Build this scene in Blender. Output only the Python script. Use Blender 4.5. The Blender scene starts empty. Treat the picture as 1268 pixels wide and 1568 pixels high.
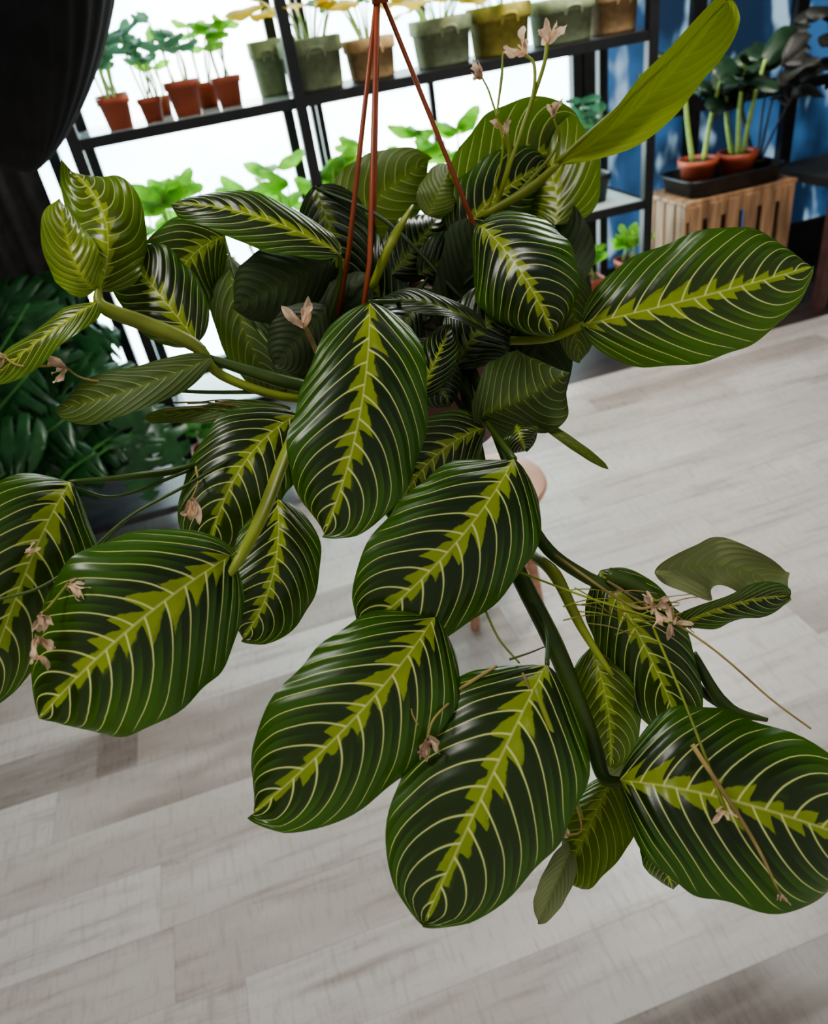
import bpy, math, random
from mathutils import Vector, Matrix
random.seed(7)
K=1445/1268.0
FPX=1290.0
PITCH=math.radians(34); ROLL=math.radians(10); YAW=math.radians(11)
CAM=Vector((0,0,1.6))
F=Vector((math.sin(YAW)*math.cos(PITCH),math.cos(YAW)*math.cos(PITCH),-math.sin(PITCH)))
R0=Vector((math.cos(YAW),-math.sin(YAW),0)); U0=R0.cross(F)
RC=R0*math.cos(ROLL)-U0*math.sin(ROLL); UC=R0*math.sin(ROLL)+U0*math.cos(ROLL)
def ray(u,v): return F+RC*((u*K-722.5)/FPX)-UC*((v*K-893.5)/FPX)
def P(u,v,d): return CAM+ray(u,v)*d
def Q(u,v,y): r=ray(u,v); return CAM+r*(y/r.y)
def Z(u,v,z): r=ray(u,v); return CAM+r*((z-1.6)/r.z)
def V(*a): return Vector(a)
# ---------------------------------------------------------------- materials
class NT:
    def __init__(s,name):
        s.m=bpy.data.materials.new(name); s.m.use_nodes=True; s.t=s.m.node_tree; s.n=s.t.nodes; s.b=s.n['Principled BSDF']; s.out=s.n['Material Output']
    def new(s,t,**k):
        n=s.n.new(t)
        for a,b in k.items(): setattr(n,a,b)
        return n
    def lk(s,a,b): s.t.links.new(a,b)
    def put(s,sock,x):
        if isinstance(x,(int,float)): sock.default_value=x
        elif isinstance(x,(tuple,list)): sock.default_value=(*x,1) if len(x)==3 else x
        else: s.lk(x,sock)
    def M(s,op,a,b=0.0,c=0.0,clamp=False):
        n=s.new('ShaderNodeMath',operation=op,use_clamp=clamp)
        s.put(n.inputs[0],a); s.put(n.inputs[1],b); s.put(n.inputs[2],c); return n.outputs[0]
    def SS(s,x,lo,hi,a=0.0,b=1.0):
        n=s.new('ShaderNodeMapRange',interpolation_type='SMOOTHSTEP')
        s.put(n.inputs[0],x); s.put(n.inputs[1],lo); s.put(n.inputs[2],hi); s.put(n.inputs[3],a); s.put(n.inputs[4],b); return n.outputs[0]
    def MIX(s,f,a,b,mode='MIX'):
        n=s.new('ShaderNodeMix',data_type='RGBA',blend_type=mode)
        s.put(n.inputs[0],f); s.put(n.inputs[6],a); s.put(n.inputs[7],b); return n.outputs[2]
    def noise(s,scale,vec=None,detail=3,rough=.5):
        n=s.new('ShaderNodeTexNoise'); n.inputs['Scale'].default_value=scale; n.inputs['Detail'].default_value=detail; n.inputs['Roughness'].default_value=rough
        if vec is not None: s.lk(vec,n.inputs['Vector'])
        return n.outputs[0]
    def obj(s,sc=(1,1,1)):
        tc=s.new('ShaderNodeTexCoord'); mp=s.new('ShaderNodeMapping'); mp.inputs['Scale'].default_value=sc
        s.lk(tc.outputs['Object'],mp.inputs['Vector']); return mp.outputs[0]
    def bump(s,h,strength=.3,dist=.01):
        n=s.new('ShaderNodeBump'); n.inputs['Strength'].default_value=strength; n.inputs['Distance'].default_value=dist
        s.lk(h,n.inputs['Height']); s.lk(n.outputs[0],s.b.inputs['Normal'])
def pm(name,col,rough=.6,var=.25,sc=20,stretch=(1,1,1),bump=0.0,metal=0,trans=0):
    t=NT(name); n=t.noise(sc,t.obj(stretch))
    c1=tuple(c*(1-var) for c in col); c2=tuple(min(1,c*(1+var)) for c in col)
    f=t.SS(n,.3,.7); c=t.MIX(f,c1,c2); t.lk(c,t.b.inputs['Base Color'])
    t.b.inputs['Roughness'].default_value=rough; t.b.inputs['Metallic'].default_value=metal
    if bump: t.bump(n,bump,.004)
    if trans:
        tr=t.new('ShaderNodeBsdfTranslucent'); t.lk(c,tr.inputs[0]); mx=t.new('ShaderNodeMixShader'); mx.inputs[0].default_value=trans
        t.lk(t.b.outputs[0],mx.inputs[1]); t.lk(tr.outputs[0],mx.inputs[2]); t.lk(mx.outputs[0],t.out.inputs[0])
    return t.m
NV=10.0
def leafmat(name,lime,vein,dark,outer,under,bandw=1.0,trans=.2,under_vein=.42):
    t=NT(name)
    uv=t.new('ShaderNodeUVMap',uv_map='UVMap'); sp=t.new('ShaderNodeSeparateXYZ'); t.lk(uv.outputs[0],sp.inputs[0])
    va=t.new('ShaderNodeUVMap',uv_map='var'); vs=t.new('ShaderNodeSeparateXYZ'); t.lk(va.outputs[0],vs.inputs[0])
    r1,r2=vs.outputs[0],vs.outputs[1]
    T=sp.outputs[0]; vv=t.M('SUBTRACT',t.M('MULTIPLY',sp.outputs[1],2.0),1.0); m=t.M('ABSOLUTE',vv)
    side=t.M('GREATER_THAN',vv,0.0)
    nz=t.noise(9,t.obj(),2)
    shift=t.M('ADD',t.M('MULTIPLY',m,.12),t.M('MULTIPLY',t.M('MULTIPLY',m,m),.24))
    wob=t.M('MULTIPLY',t.M('SUBTRACT',t.noise(14,t.obj(),2),.5),.06)
    ph=t.M('MULTIPLY',t.M('ADD',t.M('SUBTRACT',T,shift),wob),NV)
    ph=t.M('ADD',ph,t.M('ADD',t.M('ADD',t.M('MULTIPLY',side,.45),20.0),r1))
    fr=t.M('FRACT',ph)
    d=t.M('ABSOLUTE',t.M('SUBTRACT',fr,.5))
    wv=t.M('SUBTRACT',.062,t.M('MULTIPLY',m,.026))
    veinm=t.SS(d,t.M('MULTIPLY',wv,.35),t.M('MULTIPLY',wv,1.15),1.0,0.0)
    veinm=t.M('MULTIPLY',veinm,t.SS(m,.88,.99,1.0,.0))
    pq=t.M('MULTIPLY',ph,.85); ph2=t.M('FRACT',pq)
    wn=t.new('ShaderNodeTexWhiteNoise',noise_dimensions='2D'); cw=t.new('ShaderNodeCombineXYZ'); t.lk(t.M('FLOOR',pq),cw.inputs[0]); t.lk(t.M('ADD',r1,side),cw.inputs[1]); t.lk(cw.outputs[0],wn.inputs['Vector'])
    saw=t.M('POWER',ph2,1.0); saw=t.M('MULTIPLY',saw,t.SS(ph2,.84,1.0,1.0,.1))
    amp=t.M('MULTIPLY',t.M('ADD',.14,t.M('MULTIPLY',wn.outputs[0],.22)),bandw)
    b=t.M('ADD',.055,t.M('MULTIPLY',saw,amp))
    nb=t.noise(130,t.obj(),3)
    b=t.M('ADD',b,t.M('MULTIPLY',t.M('SUBTRACT',nb,.5),.18))
    b=t.M('MULTIPLY',b,t.SS(T,.3,1.0,1.0,.5))
    band=t.SS(t.M('SUBTRACT',m,b),-.016,.016,1.0,0.0)
    mid=t.SS(m,.008,.022,1.0,0.0)
    edge=t.M('ADD',.66,t.M('MULTIPLY',t.M('SUBTRACT',fr,.5),.35))
    edge=t.M('ADD',edge,t.M('MULTIPLY',t.M('SUBTRACT',r1,.5),.5))
    of=t.SS(m,t.M('SUBTRACT',edge,.25),t.M('ADD',edge,.2))
    base=t.MIX(of,dark,outer)
    base=t.MIX(t.M('MULTIPLY',nz,.22),base,outer)
    halo=t.SS(d,.05,.22,.2,0.0)
    base=t.MIX(halo,base,outer)
    limec=t.MIX(t.noise(40,t.obj(),2),tuple(c*.6 for c in lime),lime)
    c=t.MIX(band,base,limec)
    c=t.MIX(t.M('MULTIPLY',veinm,.92),c,vein)
    c=t.MIX(t.M('MULTIPLY',mid,.5),c,vein)
    c=t.MIX(t.M('MULTIPLY',r2,1.0),c,lime)  # blend towards lime: new leaves, and backlight painted into others
    un=t.MIX(t.M('MULTIPLY',veinm,under_vein),under,vein)
    un=t.MIX(t.M('MULTIPLY',band,.2),un,limec)
    un=t.MIX(t.M('MULTIPLY',r2,.85),un,lime)
    g=t.new('ShaderNodeNewGeometry')
    c=t.MIX(g.outputs['Backfacing'],c,un)
    t.lk(c,t.b.inputs['Base Color'])
    t.lk(t.SS(g.outputs['Backfacing'],0,1,.32,.6),t.b.inputs['Roughness'])
    h=t.M('ADD',t.SS(d,.0,.5,0.0,1.0),t.M('MULTIPLY',nb,.2)); t.bump(h,.25,.002)
    tr=t.new('ShaderNodeBsdfTranslucent'); tc=t.MIX(.35,c,lime); t.lk(tc,tr.inputs[0]); mx=t.new('ShaderNodeMixShader'); mx.inputs[0].default_value=trans
    t.lk(t.b.outputs[0],mx.inputs[1]); t.lk(tr.outputs[0],mx.inputs[2]); t.lk(mx.outputs[0],t.out.inputs[0])
    return t.m
LEAF=leafmat('prayer_leaf',(.31,.40,.025),(.68,.70,.27),(.003,.012,.003),(.034,.110,.003),(.055,.095,.018))
INNER=leafmat('prayer_leaf_inner_shaded',(.10,.15,.012),(.22,.26,.07),(.003,.010,.003),(.016,.045,.004),(.028,.048,.012),trans=.08,under_vein=.2)  # dimmed copy of the leaf colours: shade inside the foliage is painted in
PALE=leafmat('prayer_leaf_pale_underside',(.27,.36,.03),(.46,.50,.22),(.03,.07,.015),(.06,.14,.02),(.24,.27,.12),trans=.15)
# ---------------------------------------------------------------- mesh builder
class MB:
    def __init__(s): s.v=[];s.f=[];s.mi=[];s.uv=[];s.var=[];s.mats=[]
    def mid(s,m):
        if m not in s.mats: s.mats.append(m)
        return s.mats.index(m)
    def face(s,idx,mat,uv=None,var=(0.5,0)):
        s.f.append(idx); s.mi.append(s.mid(mat)); s.uv.append(uv or [(0,0)]*len(idx)); s.var.append(var)
    def grid(s,rows,mat,uvs=None,var=(.5,0),closed=False):
        b=len(s.v); n=len(rows[0])
        for r in rows: s.v.extend(r)
        for i in range(len(rows)-1):
            for j in range(n if closed else n-1):
                k=(j+1)%n
                ix=(b+i*n+j,b+i*n+k,b+(i+1)*n+k,b+(i+1)*n+j)
                uv=None
                if uvs: uv=[uvs[i][j],uvs[i][k],uvs[i+1][k],uvs[i+1][j]]
                s.face(ix,mat,uv,var)
    def lathe(s,c,prof,mat,n=32,ex=2.0,sx=1,sy=1,rot=0):
        rows=[]
        for r,z in prof:
            row=[]
            for j in range(n):
                a=2*math.pi*j/n; ca,sa=math.cos(a),math.sin(a)
                q=(abs(ca)**ex+abs(sa)**ex)**(-1/ex)
                x,y=r*q*ca*sx,r*q*sa*sy
                row.append(V(c[0]+x*math.cos(rot)-y*math.sin(rot),c[1]+x*math.sin(rot)+y*math.cos(rot),c[2]+z))
            rows.append(row)
        s.grid(rows,mat,closed=True)
    def tube(s,pts,rad,mat,n=8,smooth=True):
        pts=[Vector(p) for p in pts]
        if smooth and len(pts)>2:
            q=[];P_=[pts[0]*2-pts[1]]+pts+[pts[-1]*2-pts[-2]]
            for i in range(1,len(P_)-2):
                for k in range(6):
                    t=k/6; a,b,c,d=P_[i-1:i+3]
                    q.append(.5*((2*b)+(c-a)*t+(2*a-5*b+4*c-d)*t*t+(3*b-a-3*c+d)*t**3))
            q.append(pts[-1]); pts=q
        N=len(pts)
        if not isinstance(rad,(list,tuple)): rad=(rad,rad)
        up=V(.31,.2,.93); rows=[]
        for i,p in enumerate(pts):
            tg=(pts[min(i+1,N-1)]-pts[max(i-1,0)]).normalized()
            a=tg.cross(up)
            if a.length<.05: a=tg.cross(V(1,0,0))
            a.normalize(); b=tg.cross(a)
            x=i/(N-1)*(len(rad)-1); k=min(int(x),len(rad)-2); r=rad[k]+(rad[k+1]-rad[k])*(x-k)
            rows.append([p+(a*math.cos(2*math.pi*j/n)+b*math.sin(2*math.pi*j/n))*r for j in range(n)])
        b0=len(s.v); s.grid(rows,mat,closed=True)
        s.face(tuple(range(b0,b0+n))[::-1],mat); e=len(s.v); s.face(tuple(range(e-n,e)),mat)
    def box(s,c,size,mat,rot=0,bev=0):
        x,y,z=[q/2 for q in size]; b=len(s.v)
        M=Matrix.Rotation(rot,3,'Z')
        for dx,dy,dz in ((-1,-1,-1),(1,-1,-1),(1,1,-1),(-1,1,-1),(-1,-1,1),(1,-1,1),(1,1,1),(-1,1,1)):
            s.v.append(Vector(c)+M@V(dx*x,dy*y,dz*z))
        for f in ((0,3,2,1),(4,5,6,7),(0,1,5,4),(1,2,6,5),(2,3,7,6),(3,0,4,7)): s.face(tuple(b+i for i in f),mat)
    def leaf(s,A,B,w,mat,Mp=None,roll=0,fold=.2,droop=.42,nor=None,flip=False,nu=44,nv=9,young=0,var=None,wave=.2,shape=None,quilt=0.008,wide=.96):
        A,B=Vector(A),Vector(B); Mp=Vector(Mp) if Mp is not None else (A+B)/2
        C=Mp*2-(A+B)/2; ph=random.uniform(0,6); rows=[];uvs=[]
        var=(random.random() if var is None else var,young)
        for i in range(nu+1):
            t=i/nu; t=.5-.5*math.cos(math.pi*t)*(1-.12*math.sin(math.pi*t)**2)
            p=A*(1-t)**2+C*2*t*(1-t)+B*t*t
            tg=((C-A)*(1-t)+(B-C)*t).normalized()
            n0=(Vector(nor) if nor is not None else (CAM-p)).normalized()
            sd=tg.cross(n0).normalized(); n=sd.cross(tg).normalized()
            rm=Matrix.Rotation(roll,3,tg); sd=rm@sd; n=rm@n
            if flip: sd=-sd
            if shape: hw=shape(t)
            else:
                hw=(max(0,1-abs(2*t**wide-1)**2.3))**.52
                if t>.95: hw*=1-.3*((t-.95)/.05)
            hw=hw*w/2; row=[];uvr=[]
            for j in range(-nv,nv+1):
                x=j/nv; m=abs(x)
                off=n*(hw*(fold*m-droop*m*m)+w*wave*(math.sin(t*10+ph+(1.7 if x>0 else 0))*m*m*.35+.25*math.sin(t*5+ph)*x))
                phs=NV*(t-.12*m-.24*m*m)+(.45 if x>0 else 0)+var[0]
                off+=n*(-quilt*w*math.cos(2*math.pi*phs+math.pi)*m*(1-m)*2)
                edge=1+.022*math.sin(t*23+ph*2+x)*m*m
                row.append(p+sd*(hw*x*edge)+off); uvr.append((t,(x+1)/2))
            rows.append(row);uvs.append(uvr)
        s.grid(rows,mat,uvs,var)
    def finish(s,name,parent=None,smooth=True):
        me=bpy.data.meshes.new(name); me.from_pydata([tuple(v) for v in s.v],[],s.f)
        for m in s.mats: me.materials.append(m)
        u=me.uv_layers.new(name='UVMap'); w=me.uv_layers.new(name='var')
        li=0
        for k,p in enumerate(me.polygons):
            p.material_index=s.mi[k]; p.use_smooth=smooth
            for c in range(len(p.vertices)):
                u.data[li].uv=s.uv[k][c]; w.data[li].uv=s.var[k]; li+=1
        o=bpy.data.objects.new(name,me); bpy.context.scene.collection.objects.link(o)
        if parent: o.parent=parent
        return o
def empty(name,loc=(0,0,0)):
    e=bpy.data.objects.new(name,None); e.location=(0,0,0); bpy.context.scene.collection.objects.link(e); return e
def sharp(o,ang=35):
    for p in o.data.polygons: p.use_smooth=True
    o.data.set_sharp_from_angle(angle=math.radians(ang))
# ---------------------------------------------------------------- common materials
BLACK=pm('black_metal',(.012,.012,.013),.45,.2)
DARKW=pm('dark_wall',(.03,.028,.028),.8,.2,6)
TERRA=pm('terracotta_plastic',(.40,.085,.04),.5,.15,15)
BRICK=pm('brown_plastic',(.13,.035,.022),.42,.15,15)
SOIL=pm('soil',(.03,.02,.013),.95,.5,60,bump=.6)
SAGE=pm('sage_felt',(.24,.28,.16),.85,.15,40,bump=.3)
OLIVE=pm('olive_felt',(.34,.29,.06),.85,.15,40,bump=.3)
TAN=pm('tan_felt',(.50,.33,.16),.85,.15,40,bump=.3)
KRAFT=pm('kraft',(.40,.25,.12),.8,.15,40,bump=.2)
SEED=pm('seedling_green',(.22,.50,.05),.5,.3,20,trans=.55)
DKSEED=pm('plant_green',(.05,.18,.03),.45,.3,12,trans=.3)
BLUEG=pm('bluish_leaf',(.10,.25,.13),.5,.3,12,trans=.35)
YEL=pm('yellow_leaf',(.60,.42,.03),.5,.3,12,trans=.35)
PALEST=pm('pale_stem',(.35,.50,.12),.5,.15,30,(1,1,4))
# ---------------------------------------------------------------- floor
def floor_mat():
    t=NT('whitewashed_planks'); tc=t.new('ShaderNodeTexCoord'); sp=t.new('ShaderNodeSeparateXYZ'); t.lk(tc.outputs['Object'],sp.inputs[0])
    X,Y=sp.outputs[0],sp.outputs[1]
    W=.165; yy=t.M('DIVIDE',t.M('ADD',Y,10.03),W); row=t.M('FLOOR',yy); fy=t.M('FRACT',yy)
    wn=t.new('ShaderNodeTexWhiteNoise',noise_dimensions='1D'); t.lk(row,wn.inputs['W'])
    xx=t.M('ADD',t.M('DIVIDE',X,1.25),t.M('MULTIPLY',wn.outputs[0],7.0)); col=t.M('FLOOR',xx); fx=t.M('FRACT',xx)
    cv=t.new('ShaderNodeCombineXYZ'); t.lk(row,cv.inputs[0]); t.lk(col,cv.inputs[1])
    w2=t.new('ShaderNodeTexWhiteNoise',noise_dimensions='2D'); t.lk(cv.outputs[0],w2.inputs['Vector']); tone=w2.outputs[0]
    c2=t.new('ShaderNodeCombineXYZ'); t.lk(t.M('MULTIPLY',X,1.0),c2.inputs[0]); t.lk(t.M('MULTIPLY',Y,9.0),c2.inputs[1]); t.lk(t.M('MULTIPLY',tone,30.0),c2.inputs[2])
    g1=t.noise(3.0,c2.outputs[0],6,.65)
    c3=t.new('ShaderNodeCombineXYZ'); t.lk(t.M('MULTIPLY',X,16.0),c3.inputs[0]); t.lk(t.M('MULTIPLY',Y,2.5),c3.inputs[1]); t.lk(t.M('MULTIPLY',tone,17.0),c3.inputs[2])
    g2=t.noise(5.0,c3.outputs[0],4,.6)
    c4=t.new('ShaderNodeCombineXYZ'); t.lk(t.M('MULTIPLY',X,.8),c4.inputs[0]); t.lk(t.M('MULTIPLY',Y,3.0),c4.inputs[1]); t.lk(t.M('MULTIPLY',tone,9.0),c4.inputs[2])
    g3=t.noise(2.0,c4.outputs[0],3,.5)
    ramp=t.new('ShaderNodeValToRGB'); t.lk(tone,ramp.inputs[0]); e=ramp.color_ramp.elements
    e[0].position=0; e[0].color=(.30,.245,.215,1); e[1].position=1; e[1].color=(.60,.55,.515,1)
    for p,c in ((.1,(.34,.285,.255,1)),(.2,(.49,.435,.40,1)),(.7,(.55,.50,.465,1))):
        q=e.new(p); q.color=c
    c=ramp.outputs[0]
    def board(pt,x0,x1,amt,cc):
        k=math.floor((pt.y+10.03)/W)
        rm=t.M('MULTIPLY',t.M('COMPARE',row,float(k),.1),t.M('MULTIPLY',t.M('GREATER_THAN',X,x0),t.M('LESS_THAN',X,x1)))
        gg=t.SS(g1,.3,.6,.6,1.0)
        return t.MIX(t.M('MULTIPLY',t.M('MULTIPLY',rm,gg),amt),cc,(.13,.10,.085))
    pA=Z(1150,1480,0); c=board(pA,Z(880,1530,0).x,pA.x+2,.9,c)
    pB=Z(70,1215,0); c=board(pB,pB.x-1.5,Z(210,1180,0).x,.75,c)
    c=t.MIX(t.M('MULTIPLY',t.SS(g1,.46,.76),.65),c,(.24,.185,.16))
    c=t.MIX(t.M('MULTIPLY',t.SS(g3,.45,.7),.5),c,(.68,.63,.59))
    c=t.MIX(t.M('MULTIPLY',t.SS(g2,.50,.72),.40),c,(.30,.245,.215))
    gy=t.M('MINIMUM',fy,t.M('SUBTRACT',1.0,fy)); gx=t.M('MINIMUM',fx,t.M('SUBTRACT',1.0,fx))
    gap=t.M('MAXIMUM',t.SS(gy,.004,.014,1.0,0.0),t.SS(gx,.0008,.0022,1.0,0.0))
    c=t.MIX(t.M('MULTIPLY',gap,.25),c,(.18,.14,.12))
    t.lk(c,t.b.inputs['Base Color'])
    t.lk(t.SS(g2,.3,.8,.26,.42),t.b.inputs['Roughness']); t.bump(g1,.12,.003)
    return t.m
b=MB(); b.box((0.5,1.0,-.05),(8,4.0,.1),floor_mat()); b.finish('floor',smooth=False)
b=MB(); b.box((0.5,3.5,-.05),(8,1.0,.1),pm('dark_floor_strip',(.045,.03,.024),.5,.35,5,(1,8,1))); b.finish('floor_dark_edge',smooth=False)  # strip of floor along the back wall, coloured darker
# ---------------------------------------------------------------- back wall + windows
YW=3.85
def emis(name,c1,c2,strength,sc,lo=.35,hi=.65,stretch=(1,1,1)):
    t=NT(name); n=t.noise(sc,t.obj(stretch),3); c=t.MIX(t.SS(n,lo,hi),c1,c2)
    t.b.inputs['Base Color'].default_value=(.1,.1,.1,1); t.b.inputs['Roughness'].default_value=.15
    t.lk(c,t.b.inputs['Emission Color']); t.b.inputs['Emission Strength'].default_value=strength; return t.m
FROST=emis('frosted_glass',(.50,.75,.84),(.86,.97,.96),8.0,1.1)
t=NT('blue_glass'); n1=t.noise(2.2,t.obj((1,1,.7)),3); n2=t.noise(6,t.obj((1,1,.5)),2)
c=t.MIX(t.SS(n1,.38,.62),(.008,.022,.05),(.05,.14,.30)); c=t.MIX(t.SS(n2,.54,.66),c,(.38,.55,.68))
t.b.inputs['Base Color'].default_value=(.02,.03,.05,1); t.b.inputs['Roughness'].default_value=.15
t.lk(c,t.b.inputs['Emission Color']); t.b.inputs['Emission Strength'].default_value=.9; BLUEW=t.m
xL,xM,xR=-1.75,1.95,4.2
b=MB()
b.box(((xL-3.5)/2-0.2,YW+.05,1.4),(abs(-3.9-xL)+.0,.1,2.8),DARKW)
b.box((1.3,YW+.05,.1),(6.1,.1,.2),DARKW)
b.box((1.3,YW+.05,2.6),(6.1,.1,.4),DARKW)
b.finish('wall_back',smooth=False)
b=MB(); b.box(((xL+xM)/2,YW+.03,1.3),(xM-xL,.02,2.2),FROST)
for x in (xL,-.55,.62,xM-.02): b.box((x,YW,1.3),(.05,.06,2.2),BLACK)
b.box(((xL+xM)/2,YW,.22),(xM-xL,.06,.06),BLACK)
b.finish('window_1',smooth=False)
b=MB(); b.box(((xM+xR)/2,YW+.03,1.3),(xR-xM,.02,2.2),BLUEW)
for x in (xM+.05,2.6,3.2,xR): b.box((x,YW,1.3),(.07,.06,2.2),BLACK)
b.box(((xM+xR)/2,YW,.95),(xR-xM,.05,.05),BLACK)
b.finish('window_2',smooth=False)
b=MB(); b.box((4.4,1.4,1.4),(.1,5,2.8),DARKW); b.finish('wall_right',smooth=False)
b=MB(); b.box((-3.4,1.4,1.4),(.1,5,2.8),DARKW); b.finish('wall_left',smooth=False)
# ---------------------------------------------------------------- shelf
YF=3.05; YB=3.45
z1=Q(600,130,YF).z; z2=Q(945,322,YF).z; z3=Q(920,490,YF).z; z3=max(z3,.3)
px=[Q(112,215,YF).x,Q(462,170,YF).x,Q(995,150,YF).x]
GL=NT('shelf_glass'); GL.b.inputs['Roughness'].default_value=.12
GL.lk(GL.MIX(GL.noise(4,GL.obj()),(.40,.47,.46),(.55,.62,.6)),GL.b.inputs['Base Color']); GL=GL.m
b=MB()
for i,x in enumerate(px):
    for y in (YF,YB): b.box((x,y,1.15),(.042,.035,2.3),BLACK)
for z in (z1,z2,z3,2.0):
    for y in (YF,YB): b.box(((px[0]+px[2])/2,y,z),(px[2]-px[0],.03,.035),BLACK)
    for x in px: b.box((x,(YF+YB)/2,z),(.03,YB-YF,.035),BLACK)
    b.box(((px[0]+px[1])/2,(YF+YB)/2,z+.012),(px[1]-px[0]-.04,YB-YF,.014),GL)
    b.box(((px[1]+px[2])/2,(YF+YB)/2,z+.012),(px[2]-px[1]-.04,YB-YF,.014),BLACK if z==z1 else GL)
for x in (px[0]+.93,px[1]+.62): b.box((x,YB,1.15),(.025,.025,2.3),BLACK)
b.finish('plant_shelf',smooth=False)
def plantclump(b,c,r,h,n,mat,w=.05,spread=.6,stem=PALEST):
    for i in range(n):
        a=random.uniform(0,6.28); rr=r*math.sqrt(random.random())*.6
        p0=V(c[0]+rr*math.cos(a),c[1]+rr*math.sin(a),c[2]); hh=h*random.uniform(.55,1)
        d=V(math.cos(a)*spread,math.sin(a)*spread,1).normalized()
        p1=p0+d*hh
        b.tube([p0,(p0+p1)/2+V(0,0,.1*hh),p1],(.004,.002),stem,5)
        tip=p1+V(math.cos(a)*1.2,math.sin(a)*1.2,random.uniform(-.2,.7)).normalized()*w*random.uniform(1.4,2.2)
        b.leaf(p1,tip,w,mat,nor=V(-.2*math.cos(a),-.4,1),nu=8,nv=3,quilt=0)
def planter(name,u0,u1,vtop,vbot,mat,plant=None,y=3.2,kw={}):
    c=Q((u0+u1)/2,vbot,y); r=(Q(u1,vbot,y).x-Q(u0,vbot,y).x)/2; zb=z1+.02
    h=max(.12,Q((u0+u1)/2,vtop,y).z-zb)
    h=min(h,.3)
    b=MB(); ct=(c.x,y,zb)
    b.lathe(ct,[(0,0),(r*.84,0),(r*.88,.01),(r*.95,h*.70),(r*1.0,h*.69),(r*1.03,h*.72),(r*1.04,h*.97),(r*1.0,h),(r*.93,h*.98),(r*.9,h*.86)],mat,36,3.6)
    b.lathe(ct,[(r*.9,h*.87),(0,h*.88)],SOIL,36,3.2)
    b.tube([(c.x-r*.3,y-r*.98,zb+h*.62),(c.x-r*.2,y-r*1.06,zb+h*.8),(c.x+r*.2,y-r*1.06,zb+h*.8),(c.x+r*.3,y-r*.98,zb+h*.62)],.006,mat,6)
    if plant: plantclump(b,(c.x,y,zb+h*.85),r,**plant)
    b.finish(name)
planter('felt_planter',397,447,58,150,SAGE,y=3.33)
planter('felt_planter',447,535,55,163,SAGE,dict(h=.2,n=18,mat=YEL,w=.07))
planter('felt_planter',542,612,55,155,TAN,dict(h=.24,n=12,mat=DKSEED,w=.06))
planter('felt_planter',642,722,25,122,SAGE,dict(h=.13,n=18,mat=YEL,w=.065))
planter('felt_planter',728,808,6,102,OLIVE,dict(h=.15,n=12,mat=SEED,w=.06))
planter('felt_planter',820,900,-4,90,SAGE)
planter('felt_planter',908,968,-20,75,KRAFT)
def seedpot(name,u,vb,wpx,y,zt,hh=.16,n=3,lm=SEED,lw=.045,pot=TERRA,shiftx=0):
    c=Q(u,vb,y); r=wpx/1132*(y/ray(u,vb).y)/2; zb=zt+.02; h=r*1.75
    b=MB(); ct=(c.x,y,zb)
    b.lathe(ct,[(0,0),(r*.72,0),(r*.9,h*.78),(r*1.0,h*.78),(r*1.02,h),(r*.92,h),(r*.9,h*.88)],pot,28,4)
    b.lathe(ct,[(r*.9,h*.9),(0,h*.9)],SOIL,28,4)
    for i in range(n):
        a=random.uniform(0,6.28); p0=V(c.x+r*.4*math.cos(a),y+r*.4*math.sin(a),zb+h*.88)
        H=hh*random.uniform(.5,1.1); p1=p0+V(random.uniform(-.03,.03),random.uniform(-.03,.03),H)
        b.tube([p0,(p0+p1)/2+V(random.uniform(-.01,.01),0,0),p1],(.004,.003),PALEST,6)
        for k in range(random.choice((2,3,4))):
            aa=random.uniform(0,6.28); dd=V(math.cos(aa),math.sin(aa)*.6,random.uniform(-.1,.5)).normalized()
            b.leaf(p1,p1+dd*lw*random.uniform(1.2,1.8),lw*.7,lm,nor=V(0,-.7,.7),nu=10,nv=3,quilt=0)
    b.finish(name)
for u,vb,w,y in ((178,170,48,3.32),(193,215,48,3.14),(242,200,36,3.18),(250,165,30,3.36),(295,194,52,3.16),(326,180,38,3.33),(360,182,44,3.22)):
    seedpot('seedling_pot',u,vb,w,y,z1,n=5,hh=.19,lw=.05,lm=random.choice((SEED,BLUEG,SEED)))
for u,vb,w,y in ((215,330,30,3.3),(262,335,36,3.15),(325,330,34,3.3),(380,325,34,3.2),(440,330,34,3.3),(518,365,42,3.18),(580,340,30,3.33),(645,325,40,3.2),(705,300,30,3.3)):
    seedpot('seedling_pot',u,vb,w,y,z2,hh=.30,n=5,lw=.085)
for u,vb,w,y in ((905,470,36,3.2),(860,475,36,3.33),(960,455,34,3.33)):
    seedpot('seedling_pot',u,vb,w,y,z3,hh=.16,n=5,lw=.06)
for u,vb,w,y in ((908,310,46,3.2),(845,300,40,3.33)):
    seedpot('succulent_pot',u,vb,w,y,z2,hh=.30,n=10,lw=.05,lm=BLUEG,pot=BLACK)
# low bench with pots
bz=.14
b=MB(); GREY=pm('grey_bench',(.05,.052,.06),.4,.2)
b.box((-.45,2.78,bz),(1.15,.36,.03),GREY)
for x in (-1.0,.08):
    for y in (2.64,2.92): b.box((x,y,bz/2-.008),(.03,.03,bz-.016),BLACK)
b.finish('low_bench',smooth=False)
for u,vb,w,y in ((318,690,46,2.8),(375,672,44,2.84),(335,660,34,2.9)):
    seedpot('seedling_pot',u,vb,w,y,bz-.004,hh=.1,n=4,lm=DKSEED,lw=.05)
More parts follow.
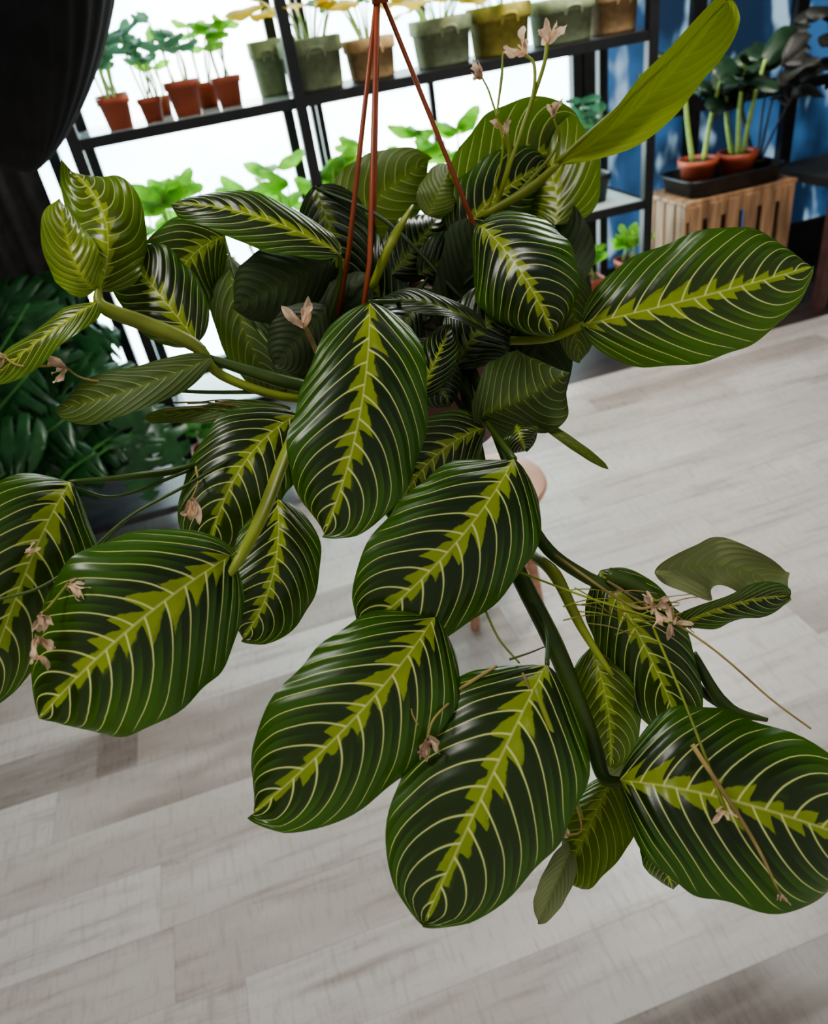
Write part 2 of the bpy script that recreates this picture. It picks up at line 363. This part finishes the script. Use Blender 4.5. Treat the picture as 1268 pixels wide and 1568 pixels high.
# ---------------------------------------------------------------- crate, tray, pots
cx=Q(1105,300,3.3).x; cz=Q(1105,300,3.15).z
WOOD=pm('crate_wood',(.32,.185,.10),.6,.45,5,(6,6,.6),bump=.3)
b=MB(); cw,cd,ch=.58,.36,cz
cy=3.32
for s in (-1,1):
    n=6
    for i in range(n):
        x=cx-cw/2+.045+i*(cw-.09)/(n-1)
        b.box((x,cy+s*cd/2,ch/2+.0),(.062,.014,ch-.04),WOOD)
    for z in (.06,ch-.05): b.box((cx,cy+s*(cd/2-.014),z),(cw,.014,.07),WOOD)
    for i in range(4):
        y=cy-cd/2+.05+i*(cd-.1)/3
        b.box((cx+s*cw/2,y,ch/2),(.014,.07,ch-.04),WOOD)
for i in range(5): b.box((cx,cy-cd/2+.04+i*(cd-.08)/4,ch-.008),(cw+.02,.062,.016),WOOD)
b.finish('wooden_crate',smooth=False)
TRAYM=pm('black_plastic',(.018,.018,.02),.35,.2)
b=MB(); b.lathe((cx+.0,cy,ch),[(0,.0),(.22,0),(.235,.005),(.25,.07),(.262,.072),(.262,.08),(.245,.08),(.23,.012),(0,.012)],TRAYM,40,8,1,.62)
b.finish('nursery_tray')
def bigpot(name,x,y,z,r,pot,stems,lm,leaflen,stemh,sm=PALEST,sr=.012,nl=3,sp=.07):
    b=MB(); h=r*1.6
    b.lathe((x,y,z),[(0,0),(r*.72,0),(r*.92,h*.8),(r*1.03,h*.8),(r*1.05,h),(r*.95,h),(r*.9,h*.88)],pot,32)
    b.lathe((x,y,z),[(r*.92,h*.9),(0,h*.9)],SOIL,32)
    for i in range(stems):
        a=i*6.28/stems+random.uniform(-.4,.4); p0=V(x+r*.3*math.cos(a),y+r*.3*math.sin(a),z+h*.85)
        p1=p0+V(math.cos(a)*sp,math.sin(a)*sp*.7,stemh*random.uniform(.7,1.1))
        b.tube([p0,(p0+p1)/2+V(-.01,0,0),p1],(sr,sr*.6),sm,8)
        for k in range(nl):
            aa=a+random.uniform(-1.8,1.8); dd=V(math.cos(aa),math.sin(aa)*.7,random.uniform(-.3,.6)).normalized()
            q=p0+(p1-p0)*random.uniform(.7,1)
            b.leaf(q,q+dd*leaflen*random.uniform(.7,1.1),leaflen*.42,lm,Mp=q+dd*leaflen*.5+V(0,0,.03),nor=V(0,-.6,.8),nu=14,nv=4,quilt=0)
    b.finish(name)
DKL=pm('dark_leaf',(.018,.045,.02),.4,.3,8,trans=.1)
DKR=pm('dark_red_leaf',(.03,.028,.022),.5,.3,8)
bigpot('potted_dumb_cane',cx-.15,cy-.03,ch+.013,.088,TERRA,2,DKL,.20,.42,nl=5)
bigpot('potted_dumb_cane',cx+.04,cy-.06,ch+.013,.088,TERRA,3,DKL,.21,.42,nl=5)
bigpot('potted_rubber_plant',cx+.20,cy-.0,ch+.013,.045,BLACK,5,DKR,.17,.42,DKR,.006,nl=6,sp=.16)
b=MB()
tx=cx+.85
b.box((tx,3.3,.62),(.8,.5,.04),DARKW)
LEGW=pm('table_leg_wood',(.12,.06,.05),.6,.2)
for sx in (-.37,.37):
    for sy in (-.22,.22): b.box((tx+sx,3.3+sy,.3),(.05,.05,.6),LEGW if sx<0 else DARKW)
b.finish('side_table',smooth=False)
bigpot('potted_rubber_plant',tx-.12,3.3,.642,.09,BLACK,5,DKR,.2,.5,DKR,.007,nl=6,sp=.12)
# ---------------------------------------------------------------- stool
SW=pm('beech_wood',(.46,.25,.16),.45,.2,6,(1,1,8))
sc=Z(747,738,.45)
b=MB(); b.lathe((sc.x,sc.y,.415),[(0,0),(.15,0),(.163,.006),(.168,.018),(.164,.03),(.15,.035),(0,.035)],SW,48)
for a in (45,135,225,315):
    a=math.radians(a-8); p=V(sc.x+.10*math.cos(a),sc.y+.10*math.sin(a),.42); q=V(sc.x+.15*math.cos(a),sc.y+.15*math.sin(a),.0)
    b.tube([p,q],(.019,.014),SW,14,False)
pts=[]
for a in (45,135,225,315):
    r=.128; a=math.radians(a-8); pts.append(V(sc.x+r*math.cos(a),sc.y+r*math.sin(a),.18))
for i in range(4): b.tube([pts[i],pts[(i+1)%4]],.008,SW,8,False)
sharp(b.finish('round_wooden_stool'))
# ---------------------------------------------------------------- monstera
MON=pm('monstera_leaf',(.018,.075,.020),.3,.35,10,trans=.15)
def monshape(t):
    base=(max(0,1-abs(2*t**.75-1)**2.1))**.6
    k=(t*5.2)%1.0
    notch=1.0 if (k<.66 or t<.15 or t>.93) else .42
    return base*notch
def monstera(name,pot,leaves):
    b=MB(); r=.13; h=.24; z0=pot.z
    b.lathe((pot.x,pot.y,z0),[(0,0),(r*.75,0),(r*.95,h*.85),(r*1.05,h*.86),(r*1.06,h),(r*.97,h),(r*.93,h*.9)],BLACK,36)
    b.lathe((pot.x,pot.y,z0),[(r*.94,h*.92),(0,h*.92)],SOIL,36)
    top=V(pot.x,pot.y,z0+h*.9)
    for (u,v,d,ang,sz) in leaves:
        c=P(u,v,d); dr=(RC*math.cos(ang)+UC*math.sin(ang)); s=sz
        A=c-dr*s*.5; B=c+dr*s*.5+V(0,0,-.03)
        b.tube([top,(top+A)/2+V(0,0,.1),A],(.009,.005),DKSEED,7)
        b.leaf(A,B,s*.95,MON,Mp=c+V(0,0,.03),nor=V(random.uniform(-.4,.4),-.6,.8),fold=.25,droop=.35,nu=60,nv=5,shape=monshape,quilt=0,wave=.1)
    b.finish(name)
po=V(-1.25,2.2,0.0); po2=V(-.85,2.3,0)
monstera('potted_monstera',po,[(30,470,2.8,2.6,.26),(95,455,2.85,.6,.26),(40,545,2.7,3.6,.28),(20,620,2.5,4.2,.3),(90,600,2.7,5.2,.3),(60,690,2.5,4.0,.3),(10,700,2.4,3.4,.26),(110,660,2.6,5.3,.26),(60,520,2.6,5.0,.26)])
monstera('potted_monstera',po2,[(150,540,2.8,1.0,.26),(130,590,2.7,2.6,.26),(200,640,2.7,.1,.22),(245,670,2.7,-.9,.24),(150,700,2.6,4.0,.26),(215,710,2.6,-1.3,.22),(120,740,2.5,4.2,.24),(180,610,2.6,5.4,.26)])
# ---------------------------------------------------------------- dark pieces top-left
CLOTH=pm('black_fabric',(.010,.010,.011),.95,.3,30,(1,1,.2),bump=.3)
b=MB()
c=P(-85,-70,1.0); rows=[]
R=.23
for i in range(41):
    th=math.pi*i/40; s_,c_=math.sin(th),math.cos(th)
    ex=1.35 if c_<0 else 2.0
    rr0=R*(abs(s_)**(2/ex)); zz=R*(abs(c_)**(2/ex))*(1 if c_>0 else -1.2)
    row=[]
    for j in range(192):
        a=2*math.pi*j/192; rr=rr0*(1+.009*math.cos(32*a+zz*9))
        row.append(V(c.x+rr*math.cos(a),c.y+rr*math.sin(a),c.z+zz))
    rows.append(row)
b.grid(rows,CLOTH,closed=True)
b.tube([(c.x,c.y,c.z+.12),(c.x,c.y,2.8)],.005,BLACK,8,False)
b.finish('black_pendant_lampshade')
b=MB()
cxl=Q(75,300,3.25).x; rows=[]
for z in (0.01,.7,1.4,2.1,2.79):
    rows.append([V(cxl-.9+.9*j/60,3.25+.02*math.sin(j*1.1),z+.005) for j in range(61)])
b.grid(rows,pm('charcoal_curtain',(.045,.040,.040),.9,.2,20)); b.finish('curtain')
# ---------------------------------------------------------------- hanging prayer plant
root=empty('hanging_prayer_plant')
pc=P(648,470,.66); pr=.078; phh=.125
b=MB()
b.lathe((pc.x,pc.y,pc.z-phh),[(0,0),(pr*.70,0),(pr*.74,.004),(pr*.93,phh*.8),(pr*1.0,phh*.8),(pr*1.03,phh*.84),(pr*1.03,phh),(pr*.95,phh),(pr*.92,phh*.85)],BRICK,48)
b.lathe((pc.x,pc.y,pc.z-phh),[(pr*.94,phh*.88),(0,phh*.9)],SOIL,48)
b.finish('pot',root)
HANG=pm('hanger_strand',(.32,.075,.03),.4,.15,30)
r_=ray(577,-20); hh_=math.hypot(pc.x,pc.y)/math.hypot(r_.x,r_.y)
b=MB(); apex=V(pc.x,pc.y,1.6+r_.z*hh_)
for (u,v,d) in ((534,385,.63),(566,400,.60),(572,395,.72),(728,350,.66)):
    e=P(u,v,d); dv=(e-V(pc.x,pc.y,e.z)); dv.z=0
    e2=V(pc.x,pc.y,pc.z)+dv.normalized()*pr*1.0
    b.tube([apex,e,e2],(.0018,.0022,.0026),HANG,8,False)
b.tube([apex-V(0,0,.01),apex+V(0,0,.03)],.006,HANG,8,False)
b.tube([apex+V(0,0,.03),V(apex.x,apex.y,2.8)],.0025,HANG,6,False)
b.finish('hanger',root)
L=MB()
def lf(b0,t0,w,mid=None,arch=.014,mat=None,**k):
    A=P(*b0);B=P(*t0); d=(b0[2]+t0[2])/2
    if mid: M_=P(mid[0],mid[1],d)
    else: M_=(A+B)/2
    M_=M_+(CAM-M_).normalized()*arch
    L.leaf(A,B,w*d/1132*1.0,mat or LEAF,Mp=M_,**k)
# front / lower
lf((352,852,.43),(60,1100,.40),272,(200,962),roll=.15,var=.2,arch=.024)
lf((108,738,.46),(-35,1090,.43),192,(42,870),roll=-.3,var=.3,arch=.02)
lf((425,765,.50),(372,978,.47),138,(418,880),var=.6)
lf((455,635,.55),(318,850,.52),155,(370,715),var=.95,roll=.2)
lf((566,464,.50),(496,818,.46),196,(550,640),arch=.024,roll=.1,var=.45)
lf((742,655,.55),(598,800,.52),115,(660,705),var=.7)
lf((786,703,.48),(550,970,.45),207,(695,835),var=.62,arch=.022)
lf((665,945,.44),(388,1245,.41),224,(552,1090),var=.3,arch=.024)
lf((836,1018,.43),(650,1412,.40),255,(750,1195),var=.75,arch=.022)
lf((950,1195,.43),(1345,1300,.41),276,(1130,1228),var=.5,roll=-.1,arch=.022)
lf((935,1195,.48),(862,1350,.47),115,(900,1270),var=0.0,roll=.5,young=.35)
lf((905,990,.50),(935,1175,.50),100,(930,1080),var=.2,young=.2)
lf((918,875,.50),(1050,1135,.49),130,(985,985),var=.9)
lf((945,1120,.52),(960,1210,.52),60,var=.1,flip=True,mat=PALE)
lf((880,1290,.47),(824,1412,.48),44,var=.2,flip=True,fold=.6,mat=PALE)
lf((1000,1270,.50),(1030,1362,.50),60,var=.4)
lf((1035,960,.48),(1208,912,.47),75,(1120,925),var=.2,roll=.9,fold=.6)
lf((1008,880,.49),(1208,905,.50),92,(1110,868),flip=True,arch=-.005,fold=-.5,droop=-.8,roll=.3,wave=.9,mat=PALE)
lf((893,497,.58),(1243,408,.55),188,(1070,455),arch=.016,var=.2,roll=-.1)
# centre right
lf((735,345,.60),(848,512,.57),155,(795,412),var=.6,arch=.03,droop=.5)
lf((735,640,.55),(872,570,.55),140,(805,610),flip=True,fold=-.6,droop=-.2,var=.8,roll=.3,wave=.4)
lf((790,650,.54),(805,690,.54),60,flip=False,var=.8)
lf((868,400,.60),(888,555,.60),60,flip=True,var=.3)
lf((820,640,.57),(932,718,.55),16,young=.2,flip=True)
lf((856,252,.62),(1112,2,.60),82,(990,150),young=.88,flip=True,fold=.9,droop=-.1,roll=.3,arch=0,nv=10,wide=1.6,wave=.4)
lf((700,350,.70),(885,215,.72),170,(800,255),young=.15,flip=False,roll=.2,var=.1)
lf((850,345,.69),(775,205,.74),140,(840,260),young=.3,flip=False,roll=-.3,var=.1)
lf((700,370,.68),(840,250,.70),110,(760,300),var=.6)
lf((655,330,.66),(690,255,.70),60,flip=True,young=.2)
lf((505,368,.68),(657,246,.72),120,(580,300),flip=True,young=.12,var=.3)
lf((520,388,.60),(262,312,.60),84,(390,330),roll=.6,var=.8)
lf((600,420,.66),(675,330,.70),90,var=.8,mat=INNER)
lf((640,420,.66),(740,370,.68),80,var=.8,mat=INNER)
# left
lf((152,445,.565),(110,262,.60),128,(162,340),roll=.2,fold=-.5,droop=.1,young=.25,flip=False,var=.1,wave=.5)
lf((145,444,.55),(92,305,.55),76,(112,395),young=.5,var=0,wave=.4)
lf((302,525,.60),(185,385,.62),120,(235,440),var=.9)
lf((345,362,.66),(262,500,.66),120,(280,410),var=.8)
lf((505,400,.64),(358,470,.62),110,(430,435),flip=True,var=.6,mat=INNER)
lf((350,390,.68),(425,600,.66),80,(372,500),flip=True,var=.4)
lf((440,480,.70),(430,610,.68),90,flip=True,young=.1)
lf((150,462,.54),(-18,585,.54),62,(75,510),roll=.8,var=.2,young=.2)
lf((322,548,.56),(86,625,.56),74,(190,600),flip=True,roll=.5,var=.5,fold=.4,arch=.02)
lf((445,625,.58),(222,640,.57),42,(330,628),flip=True,roll=.7)
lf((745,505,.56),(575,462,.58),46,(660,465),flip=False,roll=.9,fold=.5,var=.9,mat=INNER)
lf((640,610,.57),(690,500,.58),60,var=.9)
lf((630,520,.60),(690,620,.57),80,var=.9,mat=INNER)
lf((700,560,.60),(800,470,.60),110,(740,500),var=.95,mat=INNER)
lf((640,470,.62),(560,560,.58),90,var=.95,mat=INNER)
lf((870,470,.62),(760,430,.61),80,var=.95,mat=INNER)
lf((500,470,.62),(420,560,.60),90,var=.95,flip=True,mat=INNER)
IS=pm('inner_stem',(.03,.06,.012),.5,.2)
for i in range(16):
    a=random.uniform(0,6.28); u=680+random.uniform(-180,180); v=460+random.uniform(-90,90)
    d=random.uniform(.66,.75)
    A=pc+V(random.uniform(-.04,.04),random.uniform(-.04,.04),0.0)
    c=P(u,v,d); dr=(RC*math.cos(a)+UC*math.sin(a)+F*random.uniform(-.5,.5)).normalized()
    p0=c-dr*.055; p1=c+dr*.06
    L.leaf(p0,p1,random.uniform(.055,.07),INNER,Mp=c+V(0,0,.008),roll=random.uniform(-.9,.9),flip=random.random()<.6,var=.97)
    L.tube([A,(A+p0)/2+V(0,0,.02),p0],(.002,.0014),IS,6)
L.finish('leaves',root)
# stems
ST=pm('green_stem',(.065,.115,.018),.42,.35,12,trans=.1); ST2=pm('lime_stem',(.25,.30,.04),.42,.35,14,trans=.15); DRY=pm('dried_stem',(.34,.25,.09),.8,.35,30); FL=pm('dried_flower',(.82,.56,.40),.8,.35,90,trans=.3)
S=MB()
def st(pts,w,mat):
    q=[P(*p) for p in pts]; d=sum(p[2] for p in pts)/len(pts)
    w=w if isinstance(w,(list,tuple)) else (w,w)
    S.tube(q,[x*d/1132/2 for x in w],mat,8)
st([(700,520,.64),(745,760,.56),(790,870,.50),(850,990,.48),(905,1130,.46),(925,1190,.45),(955,1197,.44)],(26,26,28,22,12),ST)
st([(720,560,.62),(790,740,.55),(830,830,.51),(900,885,.50),(1000,930,.49),(1060,1040,.50),(1110,1085,.50),(1175,1102,.50)],(18,18,20,22,10,6),ST)
st([(815,850,.52),(850,880,.49),(890,960,.48),(938,1035,.47)],(16,20,14,8),ST2)
st([(930,880,.49),(980,900,.485),(1060,960,.48)],(26,24,8),ST)
st([(1060,1000,.50),(1110,1080,.49),(1175,1103,.48)],(14,22,6),ST)
st([(620,560,.63),(530,600,.60),(450,588,.58),(380,568,.575),(318,548,.57)],(20,22,20,12),ST)
st([(560,600,.62),(450,610,.58),(340,575,.57),(300,530,.565),(220,495,.56),(158,470,.55),(150,440,.55)],(12,14,16,26,22,9),ST2)
st([(600,560,.62),(480,610,.58),(440,690,.52),(405,780,.46),(370,850,.43),(335,905,.425)],(14,14,20,20,16,4),ST2)
st([(590,600,.62),(450,655,.57),(300,712,.53),(200,730,.49),(105,738,.47)],(14,12,12,6),ST)
st([(460,640,.57),(300,735,.50),(200,790,.45),(120,860,.41),(60,900,.40),(-10,920,.40)],(6,5,4),ST)
st([(290,720,.52),(180,760,.49),(110,745,.47)],(6,4),ST)
st([(440,600,.58),(300,600,.57),(200,590,.56)],(7,5),ST)
st([(570,440,.62),(600,370,.60),(632,315,.62)],(12,16,5),ST2)
st([(700,470,.64),(640,462,.60),(566,462,.51)],(10,6),ST)
st([(740,330,.66),(810,290,.64),(856,250,.62)],(12,16,10),ST2)
st([(850,250,.62),(985,130,.595),(1110,6,.595)],(8,5,2),ST2)
st([(720,520,.64),(830,520,.60),(895,497,.58)],(14,12,12),ST2)
st([(700,580,.62),(740,640,.56),(788,703,.485)],(10,8),ST)
st([(690,600,.62),(720,640,.57),(735,640,.55)],(9,8),ST)
st([(720,700,.60),(700,860,.50),(665,945,.445)],(8,7),ST)
st([(500,500,.64),(520,430,.62),(520,388,.60)],(8,6),ST)
st([(440,560,.62),(380,480,.64),(345,370,.66)],(7,5),ST)
st([(790,880,.50),(835,960,.47),(838,1018,.435)],(9,7),ST)
def flower(u,v,d,n=7,s=1.0,ang=None):
    c=P(u,v,d)
    for i in range(n):
        a=random.uniform(0,6.28) if ang is None else ang+random.uniform(-.9,.9)
        dr=(RC*math.cos(a)+UC*math.sin(a)+F*random.uniform(-.6,.6)).normalized(); l=random.uniform(.004,.010)*s
        o=c+RC*random.uniform(-.0015,.0015)+UC*random.uniform(-.0015,.0015)
        S.leaf(o,o+dr*l,l*.28,FL,Mp=o+dr*l*.5+UC*l*random.uniform(-.2,.25),nu=8,nv=2,quilt=0,fold=.9,wave=.9,droop=.1,roll=random.uniform(-1,1),wide=1.3)
def stalk(pts,mat,w=(4,3),fl=None,s=1.0,ang=None):
    st(pts,w,mat)
    if fl is not False: flower(*pts[-1],s=s,ang=ang)
stalk([(745,330,.66),(770,230,.63),(752,150,.62),(738,118,.62)],ST2,s=1.8,ang=2.6)
stalk([(755,330,.66),(785,240,.63),(830,110,.62),(838,68,.62)],ST2,(7,6),s=2.1,ang=1.6)
stalk([(785,240,.63),(815,150,.62),(818,100,.62),(805,85,.62)],ST2,(6,5),s=2.1,ang=2.4)
stalk([(760,330,.66),(850,230,.64),(848,178,.63)],ST2,(6,4),s=1.7,ang=1.8)
stalk([(750,340,.66),(780,250,.64),(775,205,.63)],ST2,(9,8),s=1.8,ang=2)
stalk([(760,180,.62),(768,120,.62),(770,82,.62)],ST2,(3,5,3),fl=False)
stalk([(735,915,.46),(762,975,.45),(795,1015,.43)],ST2,fl=False)
stalk([(800,1030,.42),(850,1150,.41),(890,1262,.41),(868,1280,.405)],DRY,s=1.6,ang=3.1)
stalk([(820,1055,.405),(868,1180,.40),(893,1255,.40)],ST2,(9,7,3),fl=False)
stalk([(930,890,.48),(1080,985,.45),(1180,1070,.44),(1242,1116,.43)],DRY,fl=False)
stalk([(1000,960,.46),(1050,1080,.42),(1110,1240,.385)],ST2,(5,4,6),s=1.0,ang=-1.5)
stalk([(1060,1140,.40),(1150,1280,.38),(1195,1370,.38)],DRY,(8,6,3),s=.6,ang=-1.2)
stalk([(760,1020,.43),(720,1045,.42),(695,1062,.42),(690,1075,.42)],DRY,(5,6,4,2),s=.8)
stalk([(700,1065,.42),(665,1100,.40),(655,1130,.40)],DRY,(4,3),s=1.5,ang=-1.5)
stalk([(640,1110,.40),(632,1095,.40),(630,1085,.40)],DRY,(3,2),fl=False)
stalk([(780,1010,.42),(810,1000,.42),(835,990,.43)],ST,(4,2),fl=False)
stalk([(780,870,.48),(900,915,.46),(1030,955,.45)],ST2,s=1.5)
stalk([(850,850,.48),(960,925,.46),(1000,930,.45)],DRY,(5,4),s=1.3)
stalk([(300,715,.52),(303,740,.51),(293,765,.50)],DRY,(4,3),s=1.9,ang=-1.6)
stalk([(200,790,.45),(130,860,.42),(105,893,.395)],ST,(4,4),s=1.6,ang=-.6)
stalk([(105,893,.395),(75,930,.39),(62,940,.385)],ST2,(5,5),s=1.5,ang=-1.4)
flower(58,975,.385,7,1.4,-1.5); flower(58,1005,.385,4,1.2,-1.6)
flower(40,850,.41,4,.9,1.0)
stalk([(200,590,.55),(130,580,.54),(100,562,.54)],DRY,(4,3),s=1.8,ang=3.4)
stalk([(80,560,.54),(30,560,.53),(5,545,.53)],DRY,(4,3),s=1.6,ang=2.8)
stalk([(485,540,.56),(472,510,.54),(466,500,.53)],DRY,(8,6),s=2.4,ang=1.9)
for i in range(22):
    u,v=950+random.uniform(-60,100),925+random.uniform(-25,40); a=random.uniform(-.7,.3)
    st([(u-35*math.cos(a),v+35*math.sin(a),.47),(u,v-4,.465),(u+40*math.cos(a),v-40*math.sin(a),.47)],(2.5,1.2),DRY if i%2 else ST2)
for i in range(12):
    u,v=330+random.uniform(-80,90),628+random.uniform(-20,20); a=random.uniform(-.3,.3)
    st([(u-45*math.cos(a),v+45*math.sin(a),.565),(u,v-4,.56),(u+45*math.cos(a),v-45*math.sin(a),.565)],(2.5,1.2),DRY if i%2 else ST)
S.finish('stems_and_flowers',root)
# ---------------------------------------------------------------- ceiling
b=MB(); b.box((.5,1.9,2.85),(8,4,.1),pm('ceiling_paint',(.5,.5,.5),.9,.05)); b.finish('ceiling',smooth=False)
def area(name,loc,tgt,size,e,col=(1,1,1)):
    l=bpy.data.lights.new(name,'AREA'); l.energy=e; l.size=size; l.color=col
    o=bpy.data.objects.new(name,l); o.location=loc; bpy.context.scene.collection.objects.link(o)
    o.rotation_euler=(Vector(tgt)-Vector(loc)).to_track_quat('-Z','Y').to_euler(); return o
area('fill_light',(-.6,.6,2.72),(0.1,1.0,0),.35,11,(1,.95,.90))  # unseen fill light, added to lift the room
area('fill_light',(1.7,2.4,2.72),(1.5,2.4,0),.9,40,(.97,.99,1))  # second unseen fill, added to brighten the floor on the right
area('shelf_area_light',(1.9,2.8,2.6),(1.1,3.2,1.5),.2,18,(1,.85,.6))  # warm area light out of view, aimed at the shelf planters
w=bpy.data.worlds.new('World'); bpy.context.scene.world=w; w.use_nodes=True
w.node_tree.nodes['Background'].inputs[0].default_value=(1,.98,.96,1); w.node_tree.nodes['Background'].inputs[1].default_value=.42
# camera
cd_=bpy.data.cameras.new('camera'); co=bpy.data.objects.new('camera',cd_); bpy.context.scene.collection.objects.link(co)
cd_.sensor_fit='VERTICAL'; cd_.sensor_height=36; cd_.lens=36*FPX/1787; cd_.clip_start=.01
m=Matrix((RC,UC,-F)).transposed().to_4x4(); m.translation=CAM; co.matrix_world=m
cd_.dof.use_dof=True; cd_.dof.focus_distance=.5; cd_.dof.aperture_fstop=9
bpy.context.scene.camera=co
bpy.context.scene.view_settings.view_transform='AgX'
bpy.context.scene.view_settings.look='AgX - Medium High Contrast'
bpy.context.scene.view_settings.exposure=.15
